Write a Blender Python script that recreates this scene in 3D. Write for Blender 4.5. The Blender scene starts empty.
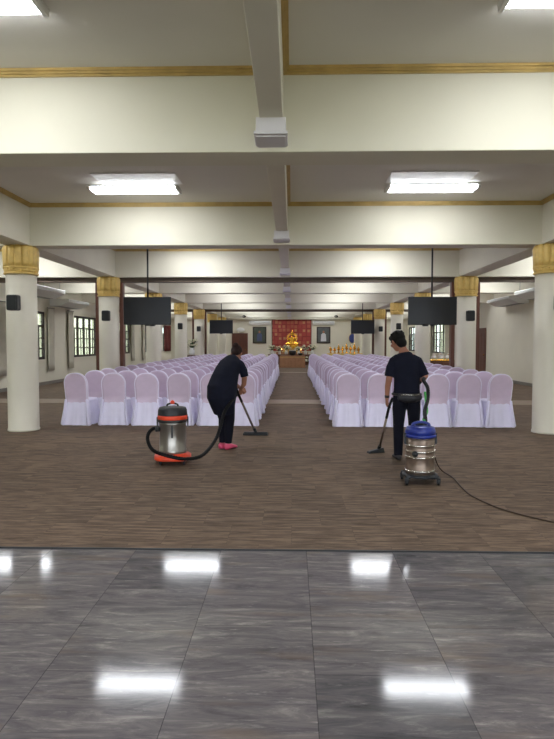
import bpy, math, random
from mathutils import Vector, Matrix, Quaternion
random.seed(7)
PI = math.pi
S = bpy.context.scene
C = S.collection
R = math.radians

# ------------------------------------------------------------------ camera, world, exposure
EYE = 1.55
cam_d = bpy.data.cameras.new('camera')
cam = bpy.data.objects.new('camera', cam_d); C.objects.link(cam)
cam_d.sensor_fit = 'VERTICAL'; cam_d.sensor_height = 36.0
cam_d.lens = 36.0 * 600.0 / 739.0
cam_d.clip_start = 0.05; cam_d.clip_end = 300
cam.location = (0, 0, EYE)
cam.rotation_euler = (R(90) - math.atan(27.5 / 600), R(-0.06), math.atan(15 / 600))
S.camera = cam
S.view_settings.view_transform = 'Standard'; S.view_settings.look = 'None'
S.view_settings.gamma = 1.0; S.view_settings.use_curve_mapping = False
S.view_settings.exposure = 0.42
TUBE_POWER = 25.0      # emission of the fluorescent diffusers
SKY_POWER = 6.5

w = bpy.data.worlds.new('sky'); S.world = w; w.use_nodes = True
bg = w.node_tree.nodes['Background']
bg.inputs[0].default_value = (0.86, 0.93, 1.0, 1); bg.inputs[1].default_value = SKY_POWER

# ------------------------------------------------------------------ materials
def lin(c):
    return tuple(((v / 255) / 12.92 if v / 255 <= 0.04045 else (((v / 255) + 0.055) / 1.055) ** 2.4) for v in c)

MATS = {}
def mat(name, rgb, rough=0.6, metal=0.0, var=0.06, scale=8.0, bump=0.0, spec=0.5, stretch=(1, 1, 1), emit=0.0, emit_rgb=None, coat=0.0, sheen=0.0):
    m = bpy.data.materials.new(name); m.use_nodes = True
    nt = m.node_tree; N = nt.nodes; L = nt.links
    b = N['Principled BSDF']
    col = lin(rgb)
    b.inputs['Roughness'].default_value = rough
    b.inputs['Metallic'].default_value = metal
    b.inputs['Specular IOR Level'].default_value = spec
    if coat: b.inputs['Coat Weight'].default_value = coat
    if sheen: b.inputs['Sheen Weight'].default_value = sheen
    tc = N.new('ShaderNodeTexCoord'); mp = N.new('ShaderNodeMapping'); mp.inputs['Scale'].default_value = stretch
    no = N.new('ShaderNodeTexNoise'); no.inputs['Scale'].default_value = scale; no.inputs['Detail'].default_value = 4
    L.new(tc.outputs['Object'], mp.inputs[0]); L.new(mp.outputs[0], no.inputs['Vector'])
    cr = N.new('ShaderNodeValToRGB')
    cr.color_ramp.elements[0].position = 0.3; cr.color_ramp.elements[1].position = 0.7
    cr.color_ramp.elements[0].color = tuple(max(0, c * (1 - var)) for c in col) + (1,)
    cr.color_ramp.elements[1].color = tuple(min(1, c * (1 + var)) for c in col) + (1,)
    L.new(no.outputs[0], cr.inputs[0]); L.new(cr.outputs[0], b.inputs['Base Color'])
    if bump:
        bp = N.new('ShaderNodeBump'); bp.inputs['Strength'].default_value = bump; bp.inputs['Distance'].default_value = 0.02
        L.new(no.outputs[0], bp.inputs['Height']); L.new(bp.outputs[0], b.inputs['Normal'])
    if emit:
        b.inputs['Emission Color'].default_value = (lin(emit_rgb) if emit_rgb else col) + (1,)
        b.inputs['Emission Strength'].default_value = emit
    MATS[name] = m
    return m
def brushed(m, an=.75):
    nt = m.node_tree; t = nt.nodes.new('ShaderNodeTangent'); t.direction_type = 'RADIAL'; t.axis = 'Z'
    b = nt.nodes['Principled BSDF']; b.inputs['Anisotropic'].default_value = an; b.inputs['Anisotropic Rotation'].default_value = .25; nt.links.new(t.outputs[0], b.inputs['Tangent'])

M_wall = mat('wall_paint', (218, 212, 194), 0.75, var=0.03, scale=1.2)
M_beam = mat('beam_paint', (214, 209, 192), 0.7, var=0.03, scale=1.5)
M_ceil = mat('ceiling_paint', (218, 214, 204), 0.7, var=0.03, scale=1.0)
M_col = mat('column_paint', (214, 208, 192), 0.45, var=0.02, scale=2)
M_brk = mat('bracket_paint', (214, 210, 216), 0.6, var=0.02)
M_gold = mat('gold_paint', (214, 182, 106), 0.45, metal=0.1, var=0.10, scale=14)
M_trim = mat('gilt_moulding', (188, 160, 98), 0.45, metal=0.15, var=0.15, scale=5)
M_wood = mat('dark_red_timber', (92, 52, 38), 0.5, var=0.2, scale=6, stretch=(1, 1, .15))
M_winwood = mat('window_timber', (44, 28, 24), 0.55, var=0.2, scale=6)
M_header = mat('header_timber', (84, 70, 58), 0.55, var=0.2, scale=6)
M_black = mat('black_plastic', (11, 12, 16), 0.45, var=0.1)
M_screen = mat('dark_screen', (15, 18, 28), 0.3, var=0.05)
M_white = mat('white_plastic', (228, 228, 224), 0.4, var=0.02)
M_acgrey = mat('grey_vent_plastic', (150, 150, 146), 0.5)
M_tube = mat('lit_diffuser', (250, 252, 255), 0.5, emit=TUBE_POWER, emit_rgb=(246, 250, 255), var=0.0)
M_curtain = mat('curtain_cloth', (206, 200, 184), 0.85, var=0.06, scale=3)
M_redcurt = mat('red_curtain_cloth', (96, 36, 34), 0.85, var=0.15, scale=3)
M_cover = mat('chair_cover_cloth', (234, 229, 252), 0.62, var=0.03, scale=5, bump=0.05, sheen=0.2)
M_back = mat('sheer_back_cloth', (212, 192, 214), 0.7, var=0.04, scale=9, bump=0.04, sheen=0.2)
M_satin = mat('satin_piping', (236, 230, 248), 0.4, var=0.02)
M_skin = mat('skin', (152, 102, 80), 0.55, var=0.05)
M_hair = mat('black_hair', (12, 10, 10), 0.7, spec=.2, var=0.3, scale=40)
M_hairb = mat('brown_hair', (38, 22, 20), 0.7, spec=.2, var=0.3, scale=40)
M_navy = mat('navy_cloth', (18, 20, 34), 0.9, spec=.2, var=0.15, scale=12, bump=0.15)
M_navyt = mat('dark_trouser_cloth', (15, 16, 27), 0.9, spec=.2, var=0.15, scale=12, bump=0.15)
M_pink = mat('pink_shoe', (206, 74, 108), 0.5)
M_shoe = mat('black_shoe', (24, 20, 22), 0.5)
M_steel = mat('brushed_steel', (160, 156, 150), 0.33, metal=0.9, var=0.08, scale=20, stretch=(1, 1, .1))
M_steelw = mat('ribbed_steel', (138, 122, 110), 0.42, metal=0.8, var=0.1, scale=20)
M_chrome = mat('chrome', (215, 212, 206), 0.15, metal=1.0)
brushed(M_steel); brushed(M_steelw, .6)
M_orange = mat('orange_red_plastic', (222, 70, 36), 0.45, var=0.06)
M_lidk = mat('charcoal_plastic', (27, 30, 34), 0.5)
M_blue = mat('blue_plastic', (30, 46, 128), 0.35, var=0.08)
M_hose = mat('black_hose', (9, 9, 11), 0.65, spec=.2)
M_green = mat('green_strap', (52, 150, 62), 0.6)
M_grip = mat('grey_pouch_cloth', (24, 24, 30), 0.6, bump=.2, scale=30)
M_cord = mat('brown_cord', (58, 42, 26), 0.6)
M_table = mat('altar_cloth', (176, 130, 98), 0.75, var=0.1)
M_petal = mat('white_petals', (226, 224, 196), 0.8, var=0.2, scale=20)
M_leaf = mat('leaf_green', (58, 84, 46), 0.7, var=0.3, scale=20)
M_brass = mat('polished_gold', (232, 176, 66), 0.25, metal=0.9, var=0.15, scale=10)
M_glow = mat('altar_lamp_glass', (255, 214, 140), 0.5, emit=6, emit_rgb=(255, 206, 120))
M_cab = mat('brown_cabinet_wood', (110, 72, 48), 0.5, var=0.15)
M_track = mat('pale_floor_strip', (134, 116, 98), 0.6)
M_grass = mat('ground_outside', (150, 150, 120), 0.9, var=0.2, scale=.5)
M_clockb = mat('blue_enamel', (44, 58, 122), 0.4)
M_base = mat('skirting_paint', (122, 116, 108), 0.6)

def granite():
    m = bpy.data.materials.new('polished_granite'); m.use_nodes = True
    nt = m.node_tree; N = nt.nodes; L = nt.links; b = N['Principled BSDF']
    tc = N.new('ShaderNodeTexCoord')
    mp = N.new('ShaderNodeMapping'); mp.inputs['Location'].default_value = (-0.11, -0.36, 0)
    L.new(tc.outputs['Object'], mp.inputs[0])
    rot = N.new('ShaderNodeMapping'); rot.inputs['Rotation'].default_value = (0, 0, PI / 2)
    L.new(mp.outputs[0], rot.inputs[0])
    def brick(c1, c2, mort, msize):
        k = N.new('ShaderNodeTexBrick'); k.offset = 0.5; k.offset_frequency = 2
        k.inputs['Scale'].default_value = 1.0; k.inputs['Brick Width'].default_value = 0.95
        k.inputs['Row Height'].default_value = 0.634; k.inputs['Mortar Size'].default_value = msize
        k.inputs['Mortar Smooth'].default_value = 0.0; k.inputs['Bias'].default_value = 0
        k.inputs['Color1'].default_value = c1; k.inputs['Color2'].default_value = c2; k.inputs['Mortar'].default_value = mort
        L.new(rot.outputs[0], k.inputs['Vector']); return k
    k = brick((0, 0, 0, 1), (1, 1, 1, 1), (.5, .5, .5, 1), 0.0)
    # offset each slab's veins by its random value
    comb = N.new('ShaderNodeVectorMath'); comb.operation = 'SCALE'; comb.inputs['Scale'].default_value = 13
    L.new(k.outputs['Color'], comb.inputs[0])
    add = N.new('ShaderNodeVectorMath'); L.new(tc.outputs['Object'], add.inputs[0]); L.new(comb.outputs[0], add.inputs[1])
    st = N.new('ShaderNodeMapping'); st.inputs['Scale'].default_value = (1.1, 5.5, 1); L.new(add.outputs[0], st.inputs[0])
    n1 = N.new('ShaderNodeTexNoise'); n1.inputs['Scale'].default_value = 2.4; n1.inputs['Detail'].default_value = 9; n1.inputs['Roughness'].default_value = .72
    n1.inputs['Distortion'].default_value = 0.7
    L.new(st.outputs[0], n1.inputs['Vector'])
    cr = N.new('ShaderNodeValToRGB'); e = cr.color_ramp.elements
    e[0].position = .30; e[0].color = lin((84, 81, 83)) + (1,)
    e[1].position = .76; e[1].color = lin((168, 164, 160)) + (1,)
    a = e.new(.45); a.color = lin((104, 101, 105)) + (1,)
    a = e.new(.58); a.color = lin((122, 117, 119)) + (1,)
    L.new(n1.outputs[0], cr.inputs[0])
    # warm patches
    n2 = N.new('ShaderNodeTexNoise'); n2.inputs['Scale'].default_value = 1.3; n2.inputs['Detail'].default_value = 5
    L.new(st.outputs[0], n2.inputs['Vector'])
    mr = N.new('ShaderNodeMapRange'); mr.inputs[1].default_value = .56; mr.inputs[2].default_value = .72; mr.inputs[4].default_value = .5
    L.new(n2.outputs[0], mr.inputs[0])
    mx = N.new('ShaderNodeMix'); mx.data_type = 'RGBA'; L.new(mr.outputs[0], mx.inputs[0])
    # thin pale veins
    sv = N.new('ShaderNodeMapping'); sv.inputs['Scale'].default_value = (1.6, 11, 1); sv.inputs['Rotation'].default_value = (0, 0, .08); L.new(add.outputs[0], sv.inputs[0])
    n4 = N.new('ShaderNodeTexNoise'); n4.inputs['Scale'].default_value = 3.2; n4.inputs['Detail'].default_value = 10; n4.inputs['Roughness'].default_value = .78; n4.inputs['Distortion'].default_value = .4
    L.new(sv.outputs[0], n4.inputs['Vector'])
    m4 = N.new('ShaderNodeMapRange'); m4.inputs[1].default_value = .56; m4.inputs[2].default_value = .74; m4.inputs[4].default_value = .75; L.new(n4.outputs[0], m4.inputs[0])
    x4 = N.new('ShaderNodeMix'); x4.data_type = 'RGBA'; L.new(m4.outputs[0], x4.inputs[0]); L.new(cr.outputs[0], x4.inputs[6]); x4.inputs[7].default_value = lin((178, 172, 172)) + (1,)
    L.new(x4.outputs[2], mx.inputs[6]); mx.inputs[7].default_value = lin((124, 108, 94)) + (1,)
    # slab-to-slab value
    kk = brick((.68, .68, .67, 1), (.98, .95, .92, 1), (.42, .42, .42, 1), 0.002)
    ml = N.new('ShaderNodeMix'); ml.data_type = 'RGBA'; ml.blend_type = 'MULTIPLY'; ml.inputs[0].default_value = 1
    L.new(mx.outputs[2], ml.inputs[6]); L.new(kk.outputs['Color'], ml.inputs[7])
    L.new(ml.outputs[2], b.inputs['Base Color'])
    n3 = N.new('ShaderNodeTexNoise'); n3.inputs['Scale'].default_value = 3; L.new(st.outputs[0], n3.inputs['Vector'])
    rr = N.new('ShaderNodeMapRange'); rr.inputs[3].default_value = .04; rr.inputs[4].default_value = .14; L.new(n1.outputs[0], rr.inputs[0])
    L.new(rr.outputs[0], b.inputs['Roughness'])
    b.inputs['Specular IOR Level'].default_value = 0.2
    return m
M_granite = granite()

def carpet():
    m = bpy.data.materials.new('brown_carpet_tile'); m.use_nodes = True
    nt = m.node_tree; N = nt.nodes; L = nt.links; b = N['Principled BSDF']
    tc = N.new('ShaderNodeTexCoord')
    k = N.new('ShaderNodeTexBrick'); k.offset = 0.5
    k.inputs['Scale'].default_value = 1; k.inputs['Brick Width'].default_value = 0.5; k.inputs['Row Height'].default_value = 0.5
    k.inputs['Mortar Size'].default_value = 0.002; k.inputs['Bias'].default_value = 0
    k.inputs['Color1'].default_value = (.9, .9, .9, 1); k.inputs['Color2'].default_value = (1.08, 1.06, 1.04, 1); k.inputs['Mortar'].default_value = (.8, .8, .8, 1)
    L.new(tc.outputs['Object'], k.inputs['Vector'])
    sc = N.new('ShaderNodeVectorMath'); sc.operation = 'SCALE'; sc.inputs['Scale'].default_value = 7
    L.new(k.outputs['Color'], sc.inputs[0])
    add = N.new('ShaderNodeVectorMath'); L.new(tc.outputs['Object'], add.inputs[0]); L.new(sc.outputs[0], add.inputs[1])
    st = N.new('ShaderNodeMapping'); st.inputs['Scale'].default_value = (3.2, 24, 1); L.new(add.outputs[0], st.inputs[0])
    n = N.new('ShaderNodeTexNoise'); n.inputs['Scale'].default_value = 1.0; n.inputs['Detail'].default_value = 4; n.inputs['Roughness'].default_value = .7
    L.new(st.outputs[0], n.inputs['Vector'])
    cr = N.new('ShaderNodeValToRGB'); e = cr.color_ramp.elements
    e[0].position = .3; e[0].color = lin((68, 55, 45)) + (1,)
    e[1].position = .72; e[1].color = lin((134, 114, 95)) + (1,)
    a = e.new(.5); a.color = lin((101, 84, 70)) + (1,)
    L.new(n.outputs[0], cr.inputs[0])
    ml = N.new('ShaderNodeMix'); ml.data_type = 'RGBA'; ml.blend_type = 'MULTIPLY'; ml.inputs[0].default_value = 1
    L.new(cr.outputs[0], ml.inputs[6]); L.new(k.outputs['Color'], ml.inputs[7])
    L.new(ml.outputs[2], b.inputs['Base Color'])
    b.inputs['Roughness'].default_value = 0.85; b.inputs['Specular IOR Level'].default_value = .25
    n2 = N.new('ShaderNodeTexNoise'); n2.inputs['Scale'].default_value = 300
    L.new(tc.outputs['Object'], n2.inputs['Vector'])
    bp = N.new('ShaderNodeBump'); bp.inputs['Strength'].default_value = .3; bp.inputs['Distance'].default_value = .004
    L.new(n2.outputs[0], bp.inputs['Height']); L.new(bp.outputs[0], b.inputs['Normal'])
    return m
M_carpet = carpet()

def glass():
    m = bpy.data.materials.new('window_glass'); m.use_nodes = True
    nt = m.node_tree; N = nt.nodes; L = nt.links
    for n in list(N): N.remove(n)
    o = N.new('ShaderNodeOutputMaterial'); t = N.new('ShaderNodeBsdfTransparent'); g = N.new('ShaderNodeBsdfGlossy'); x = N.new('ShaderNodeMixShader')
    t.inputs[0].default_value = (.66, .70, .66, 1); g.inputs['Roughness'].default_value = .05; x.inputs[0].default_value = .06
    L.new(t.outputs[0], x.inputs[1]); L.new(g.outputs[0], x.inputs[2]); L.new(x.outputs[0], o.inputs[0])
    return m
M_glass = glass()

def altar_panel():
    m = bpy.data.materials.new('red_gold_brocade'); m.use_nodes = True
    nt = m.node_tree; N = nt.nodes; L = nt.links; b = N['Principled BSDF']
    tc = N.new('ShaderNodeTexCoord'); mp = N.new('ShaderNodeMapping'); mp.inputs['Rotation'].default_value = (PI / 2, 0, 0)
    L.new(tc.outputs['Object'], mp.inputs[0])
    v = N.new('ShaderNodeTexVoronoi'); v.distance = 'CHEBYCHEV'; v.inputs['Scale'].default_value = 3.4; v.inputs['Randomness'].default_value = 0.25
    L.new(tc.outputs['Object'], v.inputs['Vector'])
    cr = N.new('ShaderNodeValToRGB'); e = cr.color_ramp.elements
    e[0].position = .2; e[0].color = lin((190, 140, 96)) + (1,)
    e[1].position = .38; e[1].color = lin((168, 66, 62)) + (1,)
    a = e.new(.55); a.color = lin((128, 42, 44)) + (1,)
    a = e.new(.75); a.color = lin((176, 98, 84)) + (1,)
    L.new(v.outputs['Distance'], cr.inputs[0]); L.new(cr.outputs[0], b.inputs['Base Color']); b.inputs['Roughness'].default_value = .6
    return m
M_brocade = altar_panel()

def portrait_mat(name, bgc, cols):
    m = mat(name, bgc, 0.4, var=0.25, scale=3); return m
M_pic1 = portrait_mat('portrait_green', (66, 74, 60), None)
M_pic2 = portrait_mat('portrait_grey', (84, 88, 88), None)
M_robe1 = mat('portrait_blue_figure', (70, 80, 112), .5)
M_robe2 = mat('portrait_white_figure', (196, 196, 200), .5)

# ------------------------------------------------------------------ mesh builder
class MB:
    def __init__(s): s.v = []; s.f = []; s.sm = []
    def add(s, vs, fs, smooth=True):
        o = len(s.v); s.v += [tuple(p) for p in vs]
        for f in fs: s.f.append(tuple(i + o for i in f)); s.sm.append(smooth)
        return s
    def box(s, x0, x1, y0, y1, z0, z1):
        vs = [(x, y, z) for z in (z0, z1) for y in (y0, y1) for x in (x0, x1)]
        return s.add(vs, [(0, 2, 3, 1), (4, 5, 7, 6), (0, 1, 5, 4), (2, 6, 7, 3), (0, 4, 6, 2), (1, 3, 7, 5)], False)
    def rings(s, rings, cap=True, smooth=True, closed=False):
        n = len(rings[0]); vs = [p for r in rings for p in r]; fs = []
        m = len(rings)
        for i in range(m if closed else m - 1):
            a = i * n; b = ((i + 1) % m) * n
            for j in range(n):
                k = (j + 1) % n; fs.append((a + j, a + k, b + k, b + j))
        if cap and not closed:
            fs.append(tuple(range(n - 1, -1, -1))); fs.append(tuple((m - 1) * n + j for j in range(n)))
        return s.add(vs, fs, smooth)
    def lathe(s, prof, n=24, c=(0, 0), mod=None, cap=True):
        rs = []
        for r, z in prof:
            rs.append([(c[0] + (r * (mod(a, z) if mod else 1)) * math.cos(a), c[1] + (r * (mod(a, z) if mod else 1)) * math.sin(a), z) for a in (2 * PI * j / n for j in range(n))])
        return s.rings(rs, cap)
    def tube(s, pts, r, n=10, smooth_path=True, sub=6, rib=None):
        P = [Vector(p) for p in pts]
        if smooth_path and len(P) > 2: P = spline(P, sub)
        rs = []; prev = None; L_ = 0
        for i, p in enumerate(P):
            t = (P[min(i + 1, len(P) - 1)] - P[max(i - 1, 0)]).normalized()
            if prev is None:
                ref = Vector((0, 0, 1)) if abs(t.z) < .9 else Vector((1, 0, 0)); sx = ref.cross(t).normalized()
            else: sx = (prev - t * prev.dot(t)).normalized()
            prev = sx; u = t.cross(sx)
            rr = (r[min(i * len(r) // len(P), len(r) - 1)] if isinstance(r, (list, tuple)) else r)
            if rib and i % 2: rr *= rib
            rs.append([p + sx * (rr * math.cos(2 * PI * j / n)) + u * (rr * math.sin(2 * PI * j / n)) for j in range(n)])
        return s.rings(rs)
    def loft(s, secs, side=(1, 0, 0), n=20, capround=True, wob=None):
        """secs: (point, r_side, r_other); rings square to the path"""
        P = [Vector(q[0]) for q in secs]; sd = Vector(side); rs = []
        for i, q in enumerate(secs):
            t = (P[min(i + 1, len(P) - 1)] - P[max(i - 1, 0)]).normalized()
            sx = (sd - t * sd.dot(t)).normalized(); u = t.cross(sx)
            def ring(k, off):
                out = []
                for j in range(n):
                    a = 2 * PI * j / n; w_ = wob(a, i / (len(secs) - 1)) if wob else 1
                    out.append(P[i] + t * off + sx * (q[1] * k * w_ * math.cos(a)) + u * (q[2] * k * w_ * math.sin(a)))
                return out
            m_ = min(q[1], q[2])
            if i == 0 and capround: rs.append(ring(.5, -m_ * .75)); rs.append(ring(.85, -m_ * .4))
            rs.append(ring(1, 0))
            if i == len(secs) - 1 and capround: rs.append(ring(.85, m_ * .4)); rs.append(ring(.5, m_ * .75))
        return s.rings(rs)
    def ball(s, c, r, n=16, m=10):
        if not isinstance(r, (list, tuple)): r = (r, r, r)
        rs = []
        for i in range(1, m):
            th = PI * i / m
            rs.append([(c[0] + r[0] * math.sin(th) * math.cos(a), c[1] + r[1] * math.sin(th) * math.sin(a), c[2] - r[2] * math.cos(th)) for a in (2 * PI * j / n for j in range(n))])
        return s.rings(rs)
    def build(s, name, m, parent=None, bevel=0, remesh=0, smooth_it=0, solid=0):
        me = bpy.data.meshes.new(name); me.from_pydata(s.v, [], s.f)
        me.polygons.foreach_set('use_smooth', s.sm); me.materials.append(m); me.update()
        o = bpy.data.objects.new(name, me); C.objects.link(o)
        if parent is not None: o.parent = parent
        if solid:
            q = o.modifiers.new('thick', 'SOLIDIFY'); q.thickness = solid
        if bevel:
            q = o.modifiers.new('bevel', 'BEVEL'); q.width = bevel; q.segments = 2; q.limit_method = 'ANGLE'
        if remesh:
            q = o.modifiers.new('skin', 'REMESH'); q.mode = 'VOXEL'; q.voxel_size = remesh; q.use_smooth_shade = True
            if smooth_it:
                q = o.modifiers.new('soft', 'SMOOTH'); q.factor = .5; q.iterations = smooth_it
        return o

def spline(P, sub):
    out = []
    n = len(P)
    for i in range(n - 1):
        a = P[max(i - 1, 0)]; b = P[i]; c = P[i + 1]; d = P[min(i + 2, n - 1)]
        for k in range(sub):
            t = k / sub
            out.append(0.5 * ((2 * b) + (c - a) * t + (2 * a - 5 * b + 4 * c - d) * t * t + (3 * b - a - 3 * c + d) * t ** 3))
    out.append(P[-1]); return out

def thing(name, label, cat, loc=(0, 0, 0), rz=0, group=None, kind=None):
    o = bpy.data.objects.new(name, None); C.objects.link(o); o.empty_display_size = .1
    o.location = loc; o.rotation_euler = (0, 0, rz)
    return tag(o, label, cat, group, kind)
def tag(o, label, cat, group=None, kind=None):
    o['label'] = label; o['category'] = cat
    if group: o['group'] = group
    if kind: o['kind'] = kind
    return o
def struct(o): o['kind'] = 'structure'; return o
def dup(root, loc, rz, label, group=None):
    r = root.copy(); C.objects.link(r); r.location = loc; r.rotation_euler = (0, 0, rz); r['label'] = label
    if group: r['group'] = group
    for ch in list(root.children):
        c = ch.copy(); C.objects.link(c); c.parent = r
        for g in ch.children:
            d = g.copy(); C.objects.link(d); d.parent = c
    return r
ORD = ['zeroth', 'first', 'second', 'third', 'fourth', 'fifth', 'sixth', 'seventh', 'eighth', 'ninth', 'tenth', 'eleventh', 'twelfth', 'thirteenth', 'fourteenth', 'fifteenth', 'sixteenth', 'seventeenth', 'eighteenth', 'nineteenth', 'twentieth', 'twenty-first']

# ------------------------------------------------------------------ the room
XL, XR, YB, YF, ZC, ZB = -8.88, 8.35, -5.0, 44.0, 3.90, 3.19
CLX, CRX = -4.69, 4.385
EDGE = 4.385
LINES = [10.44 + 4.98 * k for k in range(-3, 7)]          # column / beam lines
struct(MB().box(XL - .2, XR + .2, YB - .2, EDGE, -.1, 0).build('granite_floor', M_granite))
struct(MB().box(XL - .2, XR + .2, EDGE + .012, YF + .2, -.1, 0.008).build('carpet_floor', M_carpet))
struct(MB().box(XL, XR, EDGE, EDGE + .012, -.1, 0.011).build('trim_1', M_black))
struct(MB().box(XL - .2, XR + .2, YB - .2, YF + .2, ZC, ZC + .15).build('ceiling', M_ceil))
struct(MB().box(-60, 60, -60, 110, -.35, -.3).build('ground', M_grass))

WZ0, WZ1 = .92, 2.62
WL = [(0.6, 3.6), (6.5, 9.5), (12.4, 15.4), (18.35, 21.4), (24.05, 27.1), (29.9, 32.7), (35.8, 38.9), (41.1, 43.7)]  # near ones out of view are added to let in daylight
WR = [(6.5, 9.5), (32.8, 36.0), (40.2, 43.3)]
DOORR = (26.1, 27.15)
def side_wall(name, x0, x1, opens, door=None):
    m = MB(); y = YB
    allo = sorted([(a, b, WZ0, WZ1) for a, b in opens] + ([(door[0], door[1], 0, 2.15)] if door else []))
    for a, b, z0, z1 in allo:
        m.box(x0, x1, y, a, 0, ZC)
        if z0 > 0: m.box(x0, x1, a, b, 0, z0)
        m.box(x0, x1, a, b, z1, ZC); y = b
    m.box(x0, x1, y, YF + .2, 0, ZC)
    return struct(m.build(name, M_wall))
side_wall('wall_left', XL - .2, XL, WL)
side_wall('wall_right', XR, XR + .2, WR, DOORR)
m = MB()
for a, b in ((XL, -7.4), (-3.0, -1.9), (2.1, 3.2), (7.4, XR)): m.box(a, b, YB - .2, YB, 0, ZC)
for a, b in ((-7.4, -3.0), (-1.9, 2.1), (3.2, 7.4)): m.box(a, b, YB - .2, YB, 3.1, ZC)
struct(m.build('wall_back', M_wall))      # three open entrance bays behind the viewer
struct(MB().box(XL, XR, YF, YF + .2, 0, ZC).build('wall_front', M_wall))
for nm, x0, x1 in (('baseboard_left', XL, XL + .02),):
    struct(MB().box(x0, x1, YB, YF, 0, .12).build(nm, M_base))
struct(MB().box(XR - .02, XR, YB, DOORR[0], 0, .12).box(XR - .02, XR, DOORR[1], YF, 0, .12).build('baseboard_right', M_base))
struct(MB().box(XL, XR, YF - .02, YF, 0, .12).build('baseboard_front', M_base))

# beams across (one per column line) and one against the far wall
for Y in LINES + [43.8]:
    struct(MB().box(XL, XR, Y - .2, Y + .2, ZB, ZC).build('ceiling_beam', M_beam, bevel=.008))
# beams along the column rows, between the cross beams
YS = [YB] + LINES + [43.8]
for X in (CLX, CRX):
    for i in range(len(YS) - 1):
        y0 = YS[i] + (.2 if i else 0); y1 = YS[i + 1] - .2
        struct(MB().box(X - .21, X + .21, y0, y1, ZB + .003, ZC).build('long_beam', M_beam, bevel=.008))
# small centre beam with end brackets
for i in range(len(YS) - 1):
    y0 = YS[i] + (.2 if i else 0); y1 = YS[i + 1] - .2
    struct(MB().box(-.27, -.08, y0, y1, 3.38, ZC).build('centre_beam', M_beam, bevel=.006))
    b = MB().box(-.30, -.055, y1 - .28, y1, 3.225, 3.385).box(-.315, -.04, y1 - .32, y1, 3.235, 3.262)
    struct(b.build('beam_bracket', M_brk, bevel=.006))
# gilt mouldings round every ceiling coffer
def coffer(x0, x1, y0, y1, n):
    m = MB()
    for k, (d, z0, z1) in enumerate(((.05, ZC - .022, ZC), (.032, ZC - .042, ZC - .022), (.016, ZC - .062, ZC - .042))):
        m.box(x0, x1, y0, y0 + d, z0, z1).box(x0, x1, y1 - d, y1, z0, z1).box(x0, x0 + d, y0 + d, y1 - d, z0, z1).box(x1 - d, x1, y0 + d, y1 - d, z0, z1)
    struct(m.build('trim_%d' % n, M_trim))
n = 2
for i in range(len(YS) - 1):
    y0 = YS[i] + (.2 if i else 0); y1 = YS[i + 1] - .2
    for x0, x1 in ((XL, CLX - .21), (CLX + .21, -.27), (-.08, CRX - .21), (CRX + .21, XR)):
        coffer(x0, x1, y0, y1, n); n += 1
# floor strips under the timber frames
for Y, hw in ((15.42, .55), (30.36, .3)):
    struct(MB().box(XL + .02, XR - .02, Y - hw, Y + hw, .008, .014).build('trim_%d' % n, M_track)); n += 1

# windows
def window(k, xin, sgn, a, b):
    """frame in a side wall; the inner face at xin, outwards along sgn"""
    x0, x1 = sorted((xin + sgn * .02, xin + sgn * .10))
    e = struct(bpy.data.objects.new('window_%d' % k, None)); C.objects.link(e)
    m = MB(); t = .085
    m.box(x0, x1, a, b, WZ0, WZ0 + t).box(x0, x1, a, b, WZ1 - t, WZ1).box(x0, x1, a, b, 2.08, 2.14)
    nb = 4
    for i in range(nb + 1):
        y = a + (b - a - t) * i / nb; m.box(x0, x1, y, y + t, WZ0, WZ1)
    xm0, xm1 = sorted((xin + sgn * .04, xin + sgn * .07))
    for i in range(nb):
        y = a + (b - a - t) * (i + .5) / nb + t / 2; m.box(xm0, xm1, y - .02, y + .02, WZ0, 2.08)
    for z in (1.30, 1.68): m.box(xm0, xm1, a, b, z - .02, z + .02)
    m.build('window_frame', M_winwood, e)
    xg = xin + sgn * .055
    MB().box(xg - .002, xg + .002, a + .01, b - .01, WZ0 + .01, WZ1 - .01).build('pane', M_glass, e)
    MB().box(*(sorted((xin - sgn * .04, xin + sgn * .02))), a - .05, b + .05, WZ0 - .05, WZ0).build('window_sill', M_wall, e)
# plain walls added outside the windows to block part of the sky
struct(MB().box(-15.5, -15.2, -6, 60, -.3, 5.5).build('sky_block_wall', M_wall)); struct(MB().box(14.6, 14.9, 5, 60, -.3, 3.6).build('sky_block_wall', M_wall))
k = 1
for a, b in WL: window(k, XL, -1, a, b); k += 1
for a, b in WR: window(k, XR, 1, a, b); k += 1

def curtain(x, sgn, y0, y1, z0, z1, label, M=M_curtain, group='pale curtains beside the windows', closed=False):
    """pleated cloth hanging from a rod end; sgn points into the room"""
    e = thing('curtain', label, 'curtain', (x, (y0 + y1) / 2, 0), 0, group)
    m = MB(); nn = 40; wdt = y1 - y0
    front, back = [], []
    rows = []
    for z in (z1, z1 - .3, (z0 + z1) / 2, z0 + .3, z0):
        rg = []
        for j in range(nn + 1):
            yy = -wdt / 2 + wdt * j / nn; rg.append((sgn * (.085 + .028 * math.sin(j * 1.25 + z * .4)), yy, z))
        for j in range(nn, -1, -1):
            yy = -wdt / 2 + wdt * j / nn; rg.append((sgn * (.079 + .028 * math.sin(j * 1.25 + z * .4)), yy, z))
        rows.append(rg)
    m.rings(rows)
    m.build('cloth', M, e)
    MB().tube([(sgn * .085, -wdt / 2 - .05, z1 + .03), (sgn * .085, wdt / 2 + .05, z1 + .03)], .014, 8, False).box(*sorted((0, sgn * .085)), -.01, .01, z1 + .02, z1 + .04).build('rod', M_winwood, e)
    return e
for i, (a, b) in enumerate(WL[2:7]):
    curtain(XL, 1, a - .62, a - .06, .5, 2.74, 'pale curtain on the near side of the %s visible left wall window' % ORD[i + 1])
    curtain(XL, 1, b + .06, b + .62, .5, 2.74, 'pale curtain on the far side of the %s visible left wall window' % ORD[i + 1])
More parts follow.
